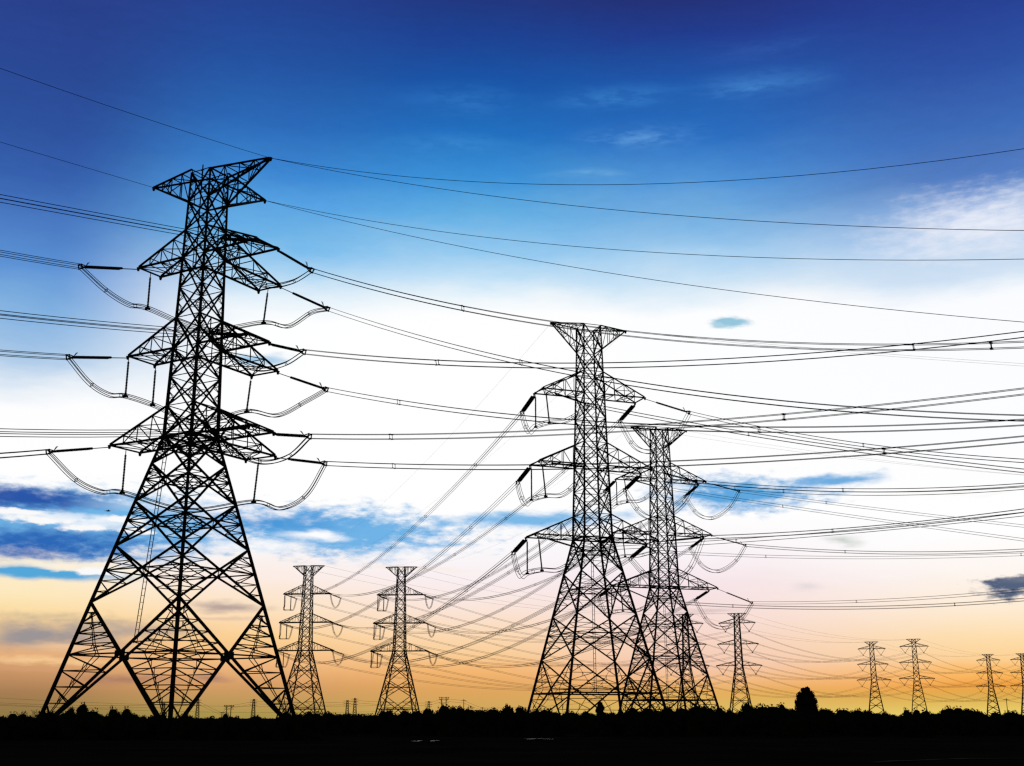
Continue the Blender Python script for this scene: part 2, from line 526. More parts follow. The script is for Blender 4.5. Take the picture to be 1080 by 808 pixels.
class Tower:
    """axis-aligned lattice tower in its own frame; arms leave along +x (0), +y (1), -x (2), -y (3)"""

    def __init__(self, x, y, rz, prof, label, group, mw=1.0):
        self.root = empty('lattice_tower', (x, y, 0), rz)
        tag(self.root, label, 'pylon', group)
        self.prof, self.mw = prof, mw
        self.x, self.y, self.rz = x, y, rz

    def h(self, z):
        p_ = self.prof
        for (z0, h0), (z1, h1) in zip(p_, p_[1:]):
            if z <= z1:
                return h0 + (h1 - h0) * (z - z0) / (z1 - z0)
        return p_[-1][1]

    def world(self, lx, ly, z):
        c, s = math.cos(self.rz), math.sin(self.rz)
        return Vector((self.x + c * lx - s * ly, self.y + s * lx + c * ly, z))

    def corner(self, k, z):
        hh = self.h(z)
        x, y = rot4(k, hh, hh)
        return Vector((x, y, z))

    def legs(self, ztop, wb, wt):
        zs = [-0.3] + [z for z, _ in self.prof if 0 < z < ztop] + [ztop]
        for k in range(4):
            m = MB()
            for z0, z1 in zip(zs, zs[1:]):
                f0, f1 = wb + (wt - wb) * max(z0, 0) / ztop, wb + (wt - wb) * z1 / ztop
                m.bar(self.corner(k, z0), self.corner(k, z1), f0 * self.mw, f1 * self.mw)
            m.build('leg', STEEL, self.root)

    def fill(self, m, A, B, C, n, w, ties=False):
        """redundant members between a leg (A to B) and the diagonals that meet in C"""
        zc = C.z
        f = (zc - A.z) / (B.z - A.z)
        Mp = A.lerp(B, f)
        for P in (A, B):
            for i in range(1, n):
                t0 = i / n
                L, D = P.lerp(Mp, t0), P.lerp(C, t0)
                m.bar(L, D, w)
                nx = P.lerp(Mp, (i + 1) / n) if i + 1 <= n else Mp
                m.bar(D, nx, w)
                if ties:
                    nd = P.lerp(C, (i + 1) / n)
                    m.bar(L.lerp(D, 0.5), D.lerp(nx, 0.5), w * 0.7)
                    m.bar(L.lerp(D, 0.5), nd.lerp(nx, 0.5) if i + 1 < n else C.lerp(Mp, 0.45), w * 0.7)

    def panels(self, name, zs, wmain, wsub, n=0, ring=False, crossbar=True, hip=True, gusset=0.0, ties=False):
        m = MB()
        for z0, z1 in zip(zs, zs[1:]):
            h0, h1 = self.h(z0), self.h(z1)
            tcx = h0 / (h0 + h1)
            zc = z0 + (z1 - z0) * tcx
            mids = []
            for k in range(4):
                A0, A1 = self.corner(k, z0), self.corner(k, z1)
                B0, B1 = self.corner(k + 1, z0), self.corner(k + 1, z1)
                m.bar(A0, B1, wmain * self.mw)
                m.bar(B0, A1, wmain * self.mw)
                C = A0.lerp(B1, tcx)
                mids.append(C)
                if n:
                    self.fill(m, A0, A1, C, n, wsub * self.mw, ties)
                    self.fill(m, B0, B1, C, n, wsub * self.mw, ties)
                if crossbar:
                    m.bar(self.corner(k, zc), self.corner(k + 1, zc), wsub * 1.5 * self.mw)
                if ring:
                    m.bar(A1, B1, wsub * 1.3 * self.mw)
                if gusset:
                    d = (B0 - A0).normalized()
                    m.bar(C - d * gusset, C + d * gusset, gusset * 1.1)
            if hip:
                for k in range(4):
                    m.bar(mids[k], mids[(k + 1) % 4], wsub * self.mw)
        m.build(name, STEEL, self.root)

    def ring(self, name, z, w):
        m = MB()
        for k in range(4):
            m.bar(self.corner(k, z), self.corner(k + 1, z), w)
        m.bar(self.corner(0, z), self.corner(2, z), w * 0.6)
        m.bar(self.corner(1, z), self.corner(3, z), w * 0.6)
        m.build(name, STEEL, self.root)

    def arm(self, name, k, a, hw, zb, zt, nb=4, wm=0.2, ws=0.09, tip_top=False, point=False):
        m = MB()
        wm, ws = wm * self.mw, ws * self.mw
        hb, ht = self.h(zb), self.h(zt)

        def P(r, s, z):
            x, y = rot4(k, r, s)
            return Vector((x, y, z))
        ze = zt if tip_top else zb
        e = 0.12 if point else hw
        chords = {}
        for s in (-1, 1):
            b0, t0 = P(hb, s * hb, zb), P(ht, s * ht, zt)
            tip = P(a, s * e, ze)
            m.bar(b0, tip, wm)
            m.bar(t0, tip + Vector((0, 0, 0.12 if not tip_top else 0)), wm * 0.9)
            chords[s] = (b0, t0, tip)
            for i in range(1, nb):
                f = i / nb
                bi, ti = b0.lerp(tip, f), t0.lerp(tip, f)
                m.bar(bi, ti, ws)
                m.bar(ti, b0.lerp(tip, (i + 1) / nb) if i % 2 == 0 else b0.lerp(tip, (i - 1) / nb), ws)
                if i == nb - 1:
                    m.bar(ti, b0.lerp(tip, (i - 1) / nb), ws)
        for q in (0, 1):
            for i in range(0, nb + 1):
                f = i / nb
                a1, a2 = chords[-1][q].lerp(chords[-1][2], f), chords[1][q].lerp(chords[1][2], f)
                m.bar(a1, a2, ws * (1.8 if i == nb else 1.0))
                if i < nb:
                    g2 = (i + 1) / nb
                    n1, n2 = chords[-1][q].lerp(chords[-1][2], g2), chords[1][q].lerp(chords[1][2], g2)
                    m.bar(a1, n2, ws) if i % 2 else m.bar(a2, n1, ws)
        ob = m.build(name, STEEL, self.root)
        for s in ((-1, 1) if not point else (0,)):
            pl = MB()
            c = P(a + 0.06, s * e, ze - 0.16)
            pl.bar(c - Vector((0, 0, 0.22)), c + Vector((0, 0, 0.2)), 0.16 * self.mw, 0.3 * self.mw)
            pl.build('attachment_plate', STEEL, ob)
        return ob

    def ladder(self, p0, p1, w=0.45):
        m = MB()
        p0, p1 = Vector(p0), Vector(p1)
        s = Vector((1, 0, 0)).cross((p1 - p0).normalized()).normalized() * (w / 2)
        for sg in (-1, 1):
            m.bar(p0 + s * sg, p1 + s * sg, 0.06)
        n = int((p1 - p0).length / 0.7)
        for i in range(1, n):
            c = p0.lerp(p1, i / n)
            m.bar(c - s, c + s, 0.045)
        m.build('ladder', STEEL, self.root)

    def footings(self, sz=1.3):
        for k in range(4):
            m = MB()
            c = self.corner(k, 0.0)
            m.box((c.x, c.y, 0.0), sz, sz, 0.9)
            m.build('footing', TRACK, self.root)


SQ2 = math.sqrt(2)
TG = 'lattice transmission towers'

# --- the largest tower (three arms per level: it turns the line)
A = Tower(-34.3, 126.0, math.radians(-30),
          [(0, 12.9 / SQ2), (30.6, 2.78 / SQ2), (61.2, 2.02 / SQ2), (62, 2.02 / SQ2)],
          'largest dark lattice tower at the left, with wire loops hanging on both sides', TG)
A.legs(61.2, 0.40, 0.16)
A.panels('base_lattice', [0, 13.0], 0.24, 0.10, 5, crossbar=True, gusset=0.45, ties=True)
A.panels('body_lattice', [13.0, 18.8, 23.5, 27.6, 30.6], 0.19, 0.085, 3, crossbar=True)
A.panels('shaft_lattice', [30.6, 33.95, 37.2, 40.4, 43.9, 47.4, 50.95, 54.2, 57.7, 61.2], 0.145, 0.06, 2, ring=True, crossbar=False, hip=True)
A.ring('waist_ring', 30.6, 0.22)
A.ladder((-2.2, -1.2, 30), (-5.2, -0.6, 9.2))
m = MB()
for i in range(9):      # step-bolt mast beside the shaft top
    z = 50 + i * 1.4
    m.bar((-1.0, -0.2, z), (-1.0, -0.2, z + 1.4), 0.10)
    m.bar((-1.25, -0.2, z + 0.7), (-0.75, -0.2, z + 0.7), 0.06)
m.bar((-1.0, -0.2, 61.0), (-1.0, -0.2, 62.1), 0.12)
m.build('climbing_mast', STEEL, A.root)
A.footings()
AZB = {1: 50.95, 2: 40.4, 3: 30.4}
AZT = {1: 54.2, 2: 43.9, 3: 33.95}
A_ARM = {'m': {1: (8.3, 1.7), 2: (8.4, 2.0), 3: (9.8, 2.2)}, 'p': {1: (9.2, 1.7), 2: (8.6, 1.8), 3: (9.8, 1.9)},
         'q': {1: (10.9, 1.7), 2: (10.9, 2.0), 3: (11.0, 2.2)}}
A_DIR = {'p': 0, 'q': 1, 'm': 2}
for d in 'mpq':
    for l in (1, 2, 3):
        a_, hw_ = A_ARM[d][l]
        A.arm('crossarm', A_DIR[d], a_, hw_, AZB[l], AZT[l], 4, 0.20, 0.085)
    A.arm('earth_wire_arm', A_DIR[d], {'m': 8.8, 'p': 8.9, 'q': 9.2}[d], 0, 57.7, {'m': 61.6, 'p': 61.1, 'q': 61.6}[d], 4, 0.19, 0.085, tip_top=True, point=True)


# --- flat-topped angle towers (two near, two distant)
def angle_tower(x, y, rz, label, mw, sub, arms):
    T = Tower(x, y, rz, [(0, 11.6 / SQ2), (27.9, 3.2 / SQ2), (61.7, 2.02 / SQ2), (62, 2.02 / SQ2)], label, TG, mw)
    T.legs(61.7, 0.32, 0.15)
    T.panels('base_lattice', [0, 10.1], 0.18, 0.08, 4 if sub else 2, crossbar=False, ties=sub)
    m = MB()
    for k in range(4):
        m.bar(T.corner(k, 5.2), T.corner(k + 1, 5.2), 0.22 * mw)
    m.build('base_beam', STEEL, T.root)
    T.panels('body_lattice', [10.1, 16.4, 22.7, 27.9], 0.18, 0.075, 4 if sub else 2, crossbar=True)
    T.panels('shaft_lattice', [27.9, 31.5, 35.2, 39.0, 42.6, 46.5, 50.4, 54.0, 57.7, 61.7], 0.14, 0.065, 2 if sub else 0, ring=True, crossbar=False)
    T.ring('waist_ring', 27.9, 0.22)
    if sub:
        T.ladder((0.5, 1.4, 27.5), (1.9, 4.2, 5.4), 0.8)
        T.footings()
    T.zb = {1: 50.4, 2: 39.0, 3: 27.9}
    T.arms = arms
    for d, k in (('R', 0), ('L', 2)):
        for l, zt in ((1, 54.0), (2, 42.6), (3, 31.5)):
            T.arm('crossarm', k, arms[l], {1: 1.8, 2: 1.9, 3: 2.0}[l], T.zb[l], zt, 4, 0.18, 0.085)
        T.arm('earth_wire_arm', k, 6.4, 0, 57.7, 61.7, 4, 0.17, 0.08, tip_top=True, point=True)
    return T


B = angle_tower(12.2, 183.0, math.radians(20), 'second largest lattice tower, flat-topped, at the centre right', 1.0, True, {1: 8.6, 2: 9.3, 3: 10.0})
C = angle_tower(31.6, 253.0, math.radians(18), 'third largest lattice tower, just behind the second largest on its right', 1.1, True, {1: 9.6, 2: 10.4, 3: 11.2})
D = angle_tower(-83.0, 496.0, math.radians(-8), 'left one of two distant flat-topped towers, next to the largest tower', 1.5, False, {1: 9.4, 2: 10.6, 3: 11.4})
E_ = angle_tower(-45.5, 500.0, math.radians(-6), 'right one of two distant flat-topped towers, standing clear of others', 1.5, False, {1: 9.4, 2: 10.6, 3: 11.4})


# --- small suspension towers of the far line
def suspension_tower(x, y, rz, label, mw):
    T = Tower(x, y, rz, [(0, 9.4 / SQ2), (31.0, 3.0 / SQ2), (61.7, 2.0 / SQ2), (62, 2.0 / SQ2)], label, TG, mw)
    T.legs(61.7, 0.34, 0.24)
    T.panels('base_lattice', [0, 8.0, 14.6, 20.2, 24.6, 28.0, 31.0], 0.17, 0.09, 0, crossbar=True)
    T.panels('shaft_lattice', [31.0, 35.5, 39.5, 43.9, 48.0, 52.0, 56.1, 59.0, 61.7], 0.19, 0.09, 0, ring=True, crossbar=False, hip=False)
    T.zb = {1: 56.1, 2: 43.9, 3: 31.5}
    T.arms = {1: 10.6, 2: 11.9, 3: 13.2}
    for k in (0, 2):
        for l in (1, 2, 3):
            T.arm('crossarm', k, T.arms[l], 0.5, T.zb[l], T.zb[l] + 2.4, 3, 0.2, 0.09)
        T.arm('earth_wire_arm', k, 5.2, 0, 59.0, 61.7, 2, 0.18, 0.08, tip_top=True, point=True)
    return T


def at(px, Y):          # ground point seen under a column of the view
    return (px - 540) / (1306.0 if Y > 700 else 1322.0) * Y


F1 = suspension_tower(at(724, 735), 735, math.radians(-18), 'small tower seen through the legs of the third largest tower', 1.6)
F2 = suspension_tower(at(779, 728), 728, math.radians(-18), 'small tower with V insulators just right of the third largest tower', 1.6)
G1 = suspension_tower(at(920, 1005), 1005, math.radians(-18), 'left one of two small towers right of the round tree', 1.9)
G2 = suspension_tower(at(965, 970), 970, math.radians(-18), 'right one of two small towers right of the round tree', 1.9)
H1 = suspension_tower(at(1042, 1204), 1204, math.radians(-18), 'smallest whole tower, standing near the right edge', 2.1)
H2 = suspension_tower(at(1078, 1190), 1190, math.radians(-18), 'small tower cut off by the right edge of the picture', 2.1)


# ------------------------------------------------------------------ wires and insulators
def parab(S, E, sag, n):
    S, E = Vector(S), Vector(E)
    return [S.lerp(E, i / n) - Vector((0, 0, 4 * sag * (i / n) * (1 - i / n))) for i in range(n + 1)]


def bundle(S, E, sag, label, group, spc=0.46, rad=0.03, nwire=4, n=44, spacers=True, rot=0.0, first=24, gap=46):
    S, E = Vector(S), Vector(E)
    pts = [p_ - S for p_ in parab(S, E, sag, n)]
    d = (E - S)
    d.z = 0
    d.normalize()
    side = Vector((0, 0, 1)).cross(d)
    cr_, sr_ = math.cos(rot), math.sin(rot)
    offs = [(side * (sx * cr_ - sz * sr_) + Vector((0, 0, 1)) * (sx * sr_ + sz * cr_)) * (spc / 2) for sx, sz in
            ({4: ((-1, -1), (1, -1), (1, 1), (-1, 1)), 2: ((-1, -1), (1, 1)), 1: ((0, 0),)}[nwire])]
    m = MB()
    for o_ in offs:
        m.tube([p_ + o_ for p_ in pts], rad, 4)
    ob = m.build('conductor_bundle' if nwire > 1 else 'earth_wire', WIRE, None, S)
    tag(ob, label, 'power line' if nwire > 1 else 'earth wire', group)
    if spacers:
        L = (E - S).length
        dist = first
        while dist < L - 10:
            f = dist / L
            c = (S.lerp(E, f) - S) - Vector((0, 0, 4 * sag * f * (1 - f)))
            s_ = MB()
            cs = [c + o_ for o_ in offs]
            for i in range(len(cs)):
                s_.bar(cs[i], cs[(i + 1) % len(cs)], 0.05)
                s_.bar(cs[i] - d * 0.12, cs[i] + d * 0.12, 0.08)
            s_.build('spacer', STEEL, ob)
            dist += gap * rnd.uniform(0.85, 1.15)
    return ob


def disc_string(m, a, b, pitch=0.17, R=0.15, r=0.06, n=8):
    a, b = Vector(a), Vector(b)
    L = (b - a).length
    k = max(3, int(L / pitch))
    pts, rr = [], []
    for i in range(k):
        f = i / k
        for df, rad in ((0.0, r), (0.25, R), (0.55, R * 0.8), (0.8, r)):
            pts.append(a.lerp(b, f + df / k))
            rr.append(rad)
    m.tube(pts, rr, n)


def tension_string(tip, end, label, group, link=0.25, R=0.15, sep=0.42, detail=True):
    """strain insulator set: link, two strings of discs side by side, yoke with arcing horns"""
    tip, end = Vector(tip), Vector(end)
    root = empty('insulator_string', tip)
    tag(root, label, 'insulator', group)
    v = end - tip
    d = v.normalized()
    s = d.cross(Vector((0, 0, 1))).normalized()
    up = s.cross(d)
    L = v.length
    a = d * (L * link)
    b = d * (L - 0.75)
    lk = MB()
    lk.bar((0, 0, 0), a, 0.09)
    lk.bar(a - s * sep * 0.6, a + s * sep * 0.6, 0.14)
    lk.build('link', STEEL, root)
    for sg in (-1, 1):
        m = MB()
        disc_string(m, a + s * sg * sep / 2, b + s * sg * sep / 2, 0.17 if detail else 0.4, R, R * 0.5, 8 if detail else 6)
        m.build('insulator', PORCELAIN, root)
    y = MB()
    y.bar(b - s * sep * 0.7, b + s * sep * 0.7, 0.16)
    for sg in (-1, 1):
        y.bar(b + s * sg * 0.23, v + s * sg * 0.23 + up * 0.23, 0.09)
        y.bar(b + s * sg * 0.23, v + s * sg * 0.23 - up * 0.23, 0.09)
        y.bar(v + s * sg * 0.23 - up * 0.3, v + s * sg * 0.23 + up * 0.3, 0.11)
        y.bar(b + up * 0.05, b - d * 0.55 + up * 0.5 + s * sg * 0.1, 0.05)
    y.bar(v - s * 0.3 + up * 0.23, v + s * 0.3 + up * 0.23, 0.09)
    y.bar(v - s * 0.3 - up * 0.23, v + s * 0.3 - up * 0.23, 0.09)
    y.build('yoke', STEEL, root)
    return root


def hang_string(top, L, label, group, R=0.14, tilt=(0, 0), gap=0.5):
    top = Vector(top)
    root = empty('hanging_insulator', top)
    tag(root, label, 'insulator', group)
    bot = Vector((tilt[0], tilt[1], -L))
    d = bot.normalized()
    k = MB()
    k.bar((0, 0, 0), d * gap, 0.07)
    k.build('link', STEEL, root)
    m = MB()
    disc_string(m, d * gap, d * (L - 0.35), 0.17, R, R * 0.6)
    m.build('insulator', PORCELAIN, root)
    c = MB()
    c.bar(d * (L - 0.4), bot, 0.16, 0.3)
    c.bar(bot - Vector((0.28, 0, 0.05)), bot + Vector((0.28, 0, -0.05)), 0.24)
    c.build('clamp', STEEL, root)
    return root, top + bot


def catmull(P, n=8):
    P = [Vector(p_) for p_ in P]
    Q = [P[0] * 2 - P[1]] + P + [P[-1] * 2 - P[-2]]
    out = []
    for i in range(1, len(Q) - 2):
        for k in range(n):
            t = k / n
            a, b, c, d = Q[i - 1], Q[i], Q[i + 1], Q[i + 2]
            out.append(0.5 * ((2 * b) + (c - a) * t + (2 * a - 5 * b + 4 * c - d) * t * t + (3 * b - a - 3 * c + d) * t ** 3))
    out.append(P[-1])
    return out


def jumper(P, label, group, rad=0.045, spc=0.32, spread=0.4, nspc=4):
    pts = catmull(P, 9)
    o0 = pts[0].copy()
    m = MB()
    cross = []
    N_ = len(pts)
    strands = [[], [], [], []]
    for i, p_ in enumerate(pts):
        d = pts[min(i + 1, N_ - 1)] - pts[max(i - 1, 0)]
        dh = Vector((d.x, d.y, 0))
        dh = dh.normalized() if dh.length > 1e-4 else Vector((1, 0, 0))
        s = Vector((0, 0, 1)).cross(dh)
        u = d.normalized().cross(s) * -1
        f = i / (N_ - 1)
        k = spc / 2 * (1 + spread * math.sin(math.pi * f) * 0.5)
        cs = []
        for q, (sx, sz) in enumerate(((-1, -1), (1, -1), (1, 1), (-1, 1))):
            c = p_ - o0 + s * sx * k + u * sz * k * (1.0 + 0.25 * math.sin(5 * f + q))
            strands[q].append(c)
            cs.append(c)
        cross.append(cs)
    for st in strands:
        m.tube(st, rad, 4)
    ob = m.build('jumper_loop', WIRE, None, o0)
    tag(ob, label, 'jumper wire', group)
    for j in range(nspc):
        i = int((j + 0.7) / (nspc + 0.4) * (N_ - 1))
        s_ = MB()
        for q in range(4):
            s_.bar(cross[i][q], cross[i][(q + 1) % 4], 0.05)
        s_.build('spacer', STEEL, ob)
    return ob


LV = {1: 'top', 2: 'middle', 3: 'bottom'}
GW = 'power lines strung between the towers'
GI = 'insulator strings pulling on the arms'
GJ = 'jumper loops under the arms'
GH = 'insulators hanging from the arms'
GE = 'earth wires along the tower tops'


def corner_pt(T, d, l, end, zoff=-0.2):
    """end corner of an arm: end = -1 or +1 across the arm"""
    k = {'p': 0, 'q': 1, 'm': 2, 'R': 0, 'L': 2}[d]
    if T is A:
        a_, hw_ = A_ARM[d][l]
        z = AZB[l]
    else:
        a_, hw_, z = T.arms[l], {1: 1.8, 2: 1.9, 3: 2.0}[l], T.zb[l]
    x, y = rot4(k, a_, end * hw_)
    return T.world(x, y, z + zoff)


def arm_mid(T, d, l, s, inset=0.0, zoff=-0.15):
    k = {'p': 0, 'q': 1, 'm': 2, 'R': 0, 'L': 2}[d]
    if T is A:
        a_, hw_ = A_ARM[d][l]
        z = AZB[l]
    else:
        a_, hw_, z = T.arms[l], {1: 1.8, 2: 1.9, 3: 2.0}[l], T.zb[l]
    x, y = rot4(k, a_ - inset, s * hw_)
    return T.world(x, y, z + zoff)


def strain(T, tip, E2, Ls, dz, link, label, detail=True, R=0.15):
    d = Vector((E2[0] - tip.x, E2[1] - tip.y, 0)).normalized()
    end = tip + d * Ls + Vector((0, 0, dz))
    tension_string(tip, end, label, GI, link, R, detail=detail)
    return end


def polar(x, y, ang, L):
    a = math.radians(ang)
    return (x + L * math.cos(a), y + L * math.sin(a))


# ---- largest tower
EA = polar(A.x, A.y, -28, 160)
EL_ = polar(A.x, A.y, 240, 220)
A_R = {  # arm, level: (string drop, far height above eye, sag)
    ('p', 1): (-3.39, 34.36, 13.11), ('q', 1): (-4.25, 23.0, 11.72), ('p', 2): (-1.77, 37.07, 8.8),
    ('q', 2): (-3.26, 27.8, 9.38), ('p', 3): (-0.95, 30.26, 5.16), ('q', 3): (-1.7, 25.46, 5.17)}
A_L = {('p', 1): (-1.75, 10.7, 1.69), ('m', 1): (-2.68, 47.15, 11.04), ('p', 2): (-1.31, 32.09, 10.64),
       ('m', 2): (-2.3, 40.54, 12.71), ('p', 3): (-1.58, 32.54, 13.7), ('m', 3): (-2.31, 30.91, 15.13)}
ANM = {'p': 'nearer right', 'q': 'farther right', 'm': 'left'}
a_end = {}
for (d, l), (dz_, ez, sg) in A_R.items():
    tip = corner_pt(A, d, l, 1 if d == 'p' else -1)
    if d == 'q':
        tip = corner_pt(A, d, l, -1)
    Ls = 4.8 if d == 'p' else 7.5
    e = strain(A, tip, EA, Ls, dz_ + 0.2, 0.06 if d == 'p' else 0.30,
               f"double insulator string pulling right from {LV[l]} {ANM[d]} arm of the largest tower")
    a_end[('R', d, l)] = e
    bundle(e, (*EA, ez + HC), sg, f"four-wire bundle running right from {LV[l]} {ANM[d]} arm of the largest tower", GW,
           rad=0.027, n=60, rot=0.35 if (d, l) == ('p', 2) else 0.06, first=rnd.uniform(9, 28))
for (d, l), (dz_, ez, sg) in A_L.items():
    tip = corner_pt(A, d, l, -1) if d == 'p' else corner_pt(A, d, l, 1)
    Ls = 4.8 if d == 'p' else 8.3
    e = strain(A, tip, EL_, Ls, dz_ + 0.2, 0.06 if d == 'p' else 0.32,
               f"double insulator string pulling left from {LV[l]} {ANM[d]} arm of the largest tower")
    a_end[('Lf', d, l)] = e
    bundle(e, (*EL_, ez + HC), sg, f"four-wire bundle running left from {LV[l]} {ANM[d]} arm of the largest tower", GW,
           rad=0.034, n=60, rot=0.4 if d == 'p' else 0.1, first=30)
for l in (1, 2, 3):
    # left circuit: left arm round the back of the body to the far right arm
    hp = []
    if l == 2:
        h1, b1 = hang_string(arm_mid(A, 'm', l, 1, 0.1), 4.4, f"first of two insulators hanging from middle left arm tip of the largest tower", GH)
        h2, b2 = hang_string(arm_mid(A, 'm', l, -1, 0.1), 4.5, f"second insulator hanging from middle left arm of largest tower, nearer its shaft", GH)
        hp = [b1, b2]
    else:
        h1, b1 = hang_string(arm_mid(A, 'm', l, 0.0, 0.1), 4.2 if l == 1 else 4.7, f"insulator hanging from {LV[l]} left arm of the largest tower", GH)
        hp = [b1]
    h3, b3 = hang_string(arm_mid(A, 'q', l, 0.05 if l != 2 else 0.95, 0.1), 4.1 if l != 3 else 4.9,
                         f"insulator hanging from {LV[l]} farther right arm of the largest tower", GH, tilt=(-0.35, 0.2))
    e1, e2 = a_end[('Lf', 'm', l)], a_end[('R', 'q', l)]
    q0 = e1.lerp(hp[0], 0.38)
    q0.z = hp[0].z + (e1.z - hp[0].z) * 0.10
    q1 = e1.lerp(hp[0], 0.72)
    q1.z = hp[0].z - 0.45
    mid = hp[-1].lerp(b3, 0.5)
    mid = mid + Vector((-0.6, 1.8, 0))
    mid.z = min(hp[-1].z, b3.z) - 1.1
    r1 = b3.lerp(e2, 0.40)
    r1.z = b3.z - 1.1
    r2 = b3.lerp(e2, 0.75)
    r2.z = b3.z + (e2.z - b3.z) * 0.02
    jumper([e1, q0, q1] + [h + Vector((0, 0, -0.05)) for h in hp] + [mid, b3, r1, r2, e2],
           f"long loose jumper loop under {LV[l]} left and farther right arms of the largest tower", GJ, nspc=5)
    # right circuit: under the near right arm
    e1, e2 = a_end[('Lf', 'p', l)], a_end[('R', 'p', l)]
    lo = min(e1.z, e2.z) - 2.6
    c1, c2, c3 = e1.lerp(e2, 0.22), e1.lerp(e2, 0.5), e1.lerp(e2, 0.78)
    c1.z, c2.z, c3.z = lo + 0.9, lo, lo + 0.9
    jumper([e1, c1, c2, c3, e2], f"jumper loop under the {LV[l]} nearer right arm of the largest tower", GJ, nspc=3)


def earth(S, E, sag, label, rad=0.027, n=50):
    bundle(S, E, sag, label, GE, spc=0, rad=rad, nwire=1, n=n, spacers=False)


tp = A.world(8.9, 0, 61.1)
tq = A.world(0, 9.2, 61.6)
tm = A.world(-8.8, 0, 61.6)
earth(tp, (*EA, 51.7 + HC), 12.6, 'upper earth wire running right from the nearer right tip of the largest tower')
earth(tp, (*EA, 28.06 + HC), 7.7, 'lower earth wire running right from the nearer right tip of the largest tower')
earth(tq, (*EA, 29.86 + HC), 8.8, 'upper earth wire running right from the farther right tip of the largest tower')
earth(tq, (*EA, 15.8 + HC), 6.9, 'lower earth wire running right from the farther right tip of the largest tower')
earth(tp, (*EL_, 54.5 + HC), 8.7, 'earth wire running left from the nearer right tip of the largest tower')
earth(tm, (*polar(A.x, A.y, 225, 200), 52 + HC), 0.6, 'earth wire running left from the left tip of the largest tower')

# ---- second and third largest towers: lines leave to the right and to the distant pair
BC = {'B1R': (-3.44, 32.16, 9.12), 'B1L': (-3.53, 17.6, 4.59), 'B2R': (-2.75, 42.48, 8.79), 'B2L': (-1.69, 46.08, 12.74),
      'B3R': (-0.11, 40.22, 5.35), 'B3L': (-2.72, 33.62, 3.44), 'C1R': (-2.85, 19.06, 1.0), 'C1L': (-2.92, 14.87, 1.0),
      'C2R': (-2.76, 36.95, 6.11), 'C2L': (-4.79, 31.46, 4.15), 'C3R': (-3.42, 33.21, 4.58), 'C3L': (-3.59, 31.76, 6.86)}
TN = {B: 'second largest tower', C: 'third largest tower', D: 'left distant tower', E_: 'right distant tower',
      F1: 'tower behind third largest', F2: 'tower beside third largest',
      G1: 'left tower past tree', G2: 'right tower past tree',
      H1: 'smallest whole tower', H2: 'tower cut by right edge'}
SD = {'L': 'left', 'R': 'right'}
for T, U, key in ((B, D, 'B'), (C, E_, 'C')):
    ER = polar(T.x, T.y, -30, 150)
    for s in 'RL':
        for l in (1, 2, 3):
            dz_, ez, sg = BC[f'{key}{l}{s}']
            near, far = (-1, 1) if s == 'R' else (1, -1)
            tip = corner_pt(T, s, l, near)
            e2 = strain(T, tip, ER, 7.5, dz_ + 0.2, 0.28, f"double insulator string pulling right from {LV[l]} {SD[s]} arm of the {TN[T]}")
            bundle(e2, (*ER, ez + HC), sg, f"four-wire bundle running right from {LV[l]} {SD[s]} arm of the {TN[T]}", GW,
                   rad=0.028, n=50, rot=rnd.uniform(0, 0.3), first=rnd.uniform(14, 30))
            # the distant side
            tip1 = corner_pt(T, s, l, far)
            tipU = corner_pt(U, s, l, -1 if s == 'R' else 1)
            eU2 = (tipU.x, tipU.y)
            e1 = strain(T, tip1, eU2, 6.6, -1.3, 0.10, f"double insulator string pulling away from {LV[l]} {SD[s]} arm of the {TN[T]}", R=0.19)
            eU = strain(U, tipU, (T.x, T.y), 5.0, -0.6, 0.10, f"insulator string pulling forward from {LV[l]} {SD[s]} arm of the {TN[U]}", detail=False, R=0.2)
            bundle(e1, eU, 9.5, f"wire bundle from {LV[l]} {SD[s]} arm of {TN[T]} to {TN[U]}", GW,
                   rad=0.044, n=40, first=28, gap=40)
            U.__dict__.setdefault('fwd', {})[(s, l)] = eU
            if s == 'L':
                _, h1 = hang_string(arm_mid(T, s, l, -0.9, 0.1), 5.2, f"outer of two insulators hanging from {LV[l]} left arm of the {TN[T]}", GH)
                _, h2 = hang_string(arm_mid(T, s, l, 0.4, 0.9), 5.0, f"inner of two insulators hanging from {LV[l]} left arm of the {TN[T]}", GH, tilt=(0.5, 0))
                lo = e1.lerp(h1, 0.55)
                lo.z = h1.z - 0.2
                lp = e1.lerp(h1, 0.2)
                lp.z = e1.z - (e1.z - h1.z) * 0.55
                m1 = h2.lerp(e2, 0.4)
                m1.z = h2.z - 0.2
                m2 = h2.lerp(e2, 0.75)
                m2.z = h2.z + (e2.z - h2.z) * 0.35
                P = [e1, lp, lo, h1, h2, m1, m2, e2]
            else:
                lo = min(e1.z, e2.z) - 4.6
                c1, c2, c3 = e1.lerp(e2, 0.22), e1.lerp(e2, 0.5), e1.lerp(e2, 0.80)
                c1.z, c2.z, c3.z = lo + 1.6, lo, lo + 1.5
                P = [e1, c1, c2, c3, e2]
            jumper(P, f"jumper loop under the {LV[l]} {SD[s]} arm of the {TN[T]}", GJ, rad=0.044, spc=0.5, nspc=3)
    for s, sx in (('L', -6.4), ('R', 6.4)):
        S = T.world(sx, 0, 61.7)
        earth(S, (*ER, (27.9 if key == 'B' else 32.3) + HC), 2.1 if key == 'B' else 4.0, f"thin earth wire running right from {SD[s]} tip of the {TN[T]}", 0.013)
        earth(S, U.world(sx, 0, 61.7), 6.0, f"thin earth wire, {SD[s]} tip of {TN[T]} to {TN[U]}", 0.012)


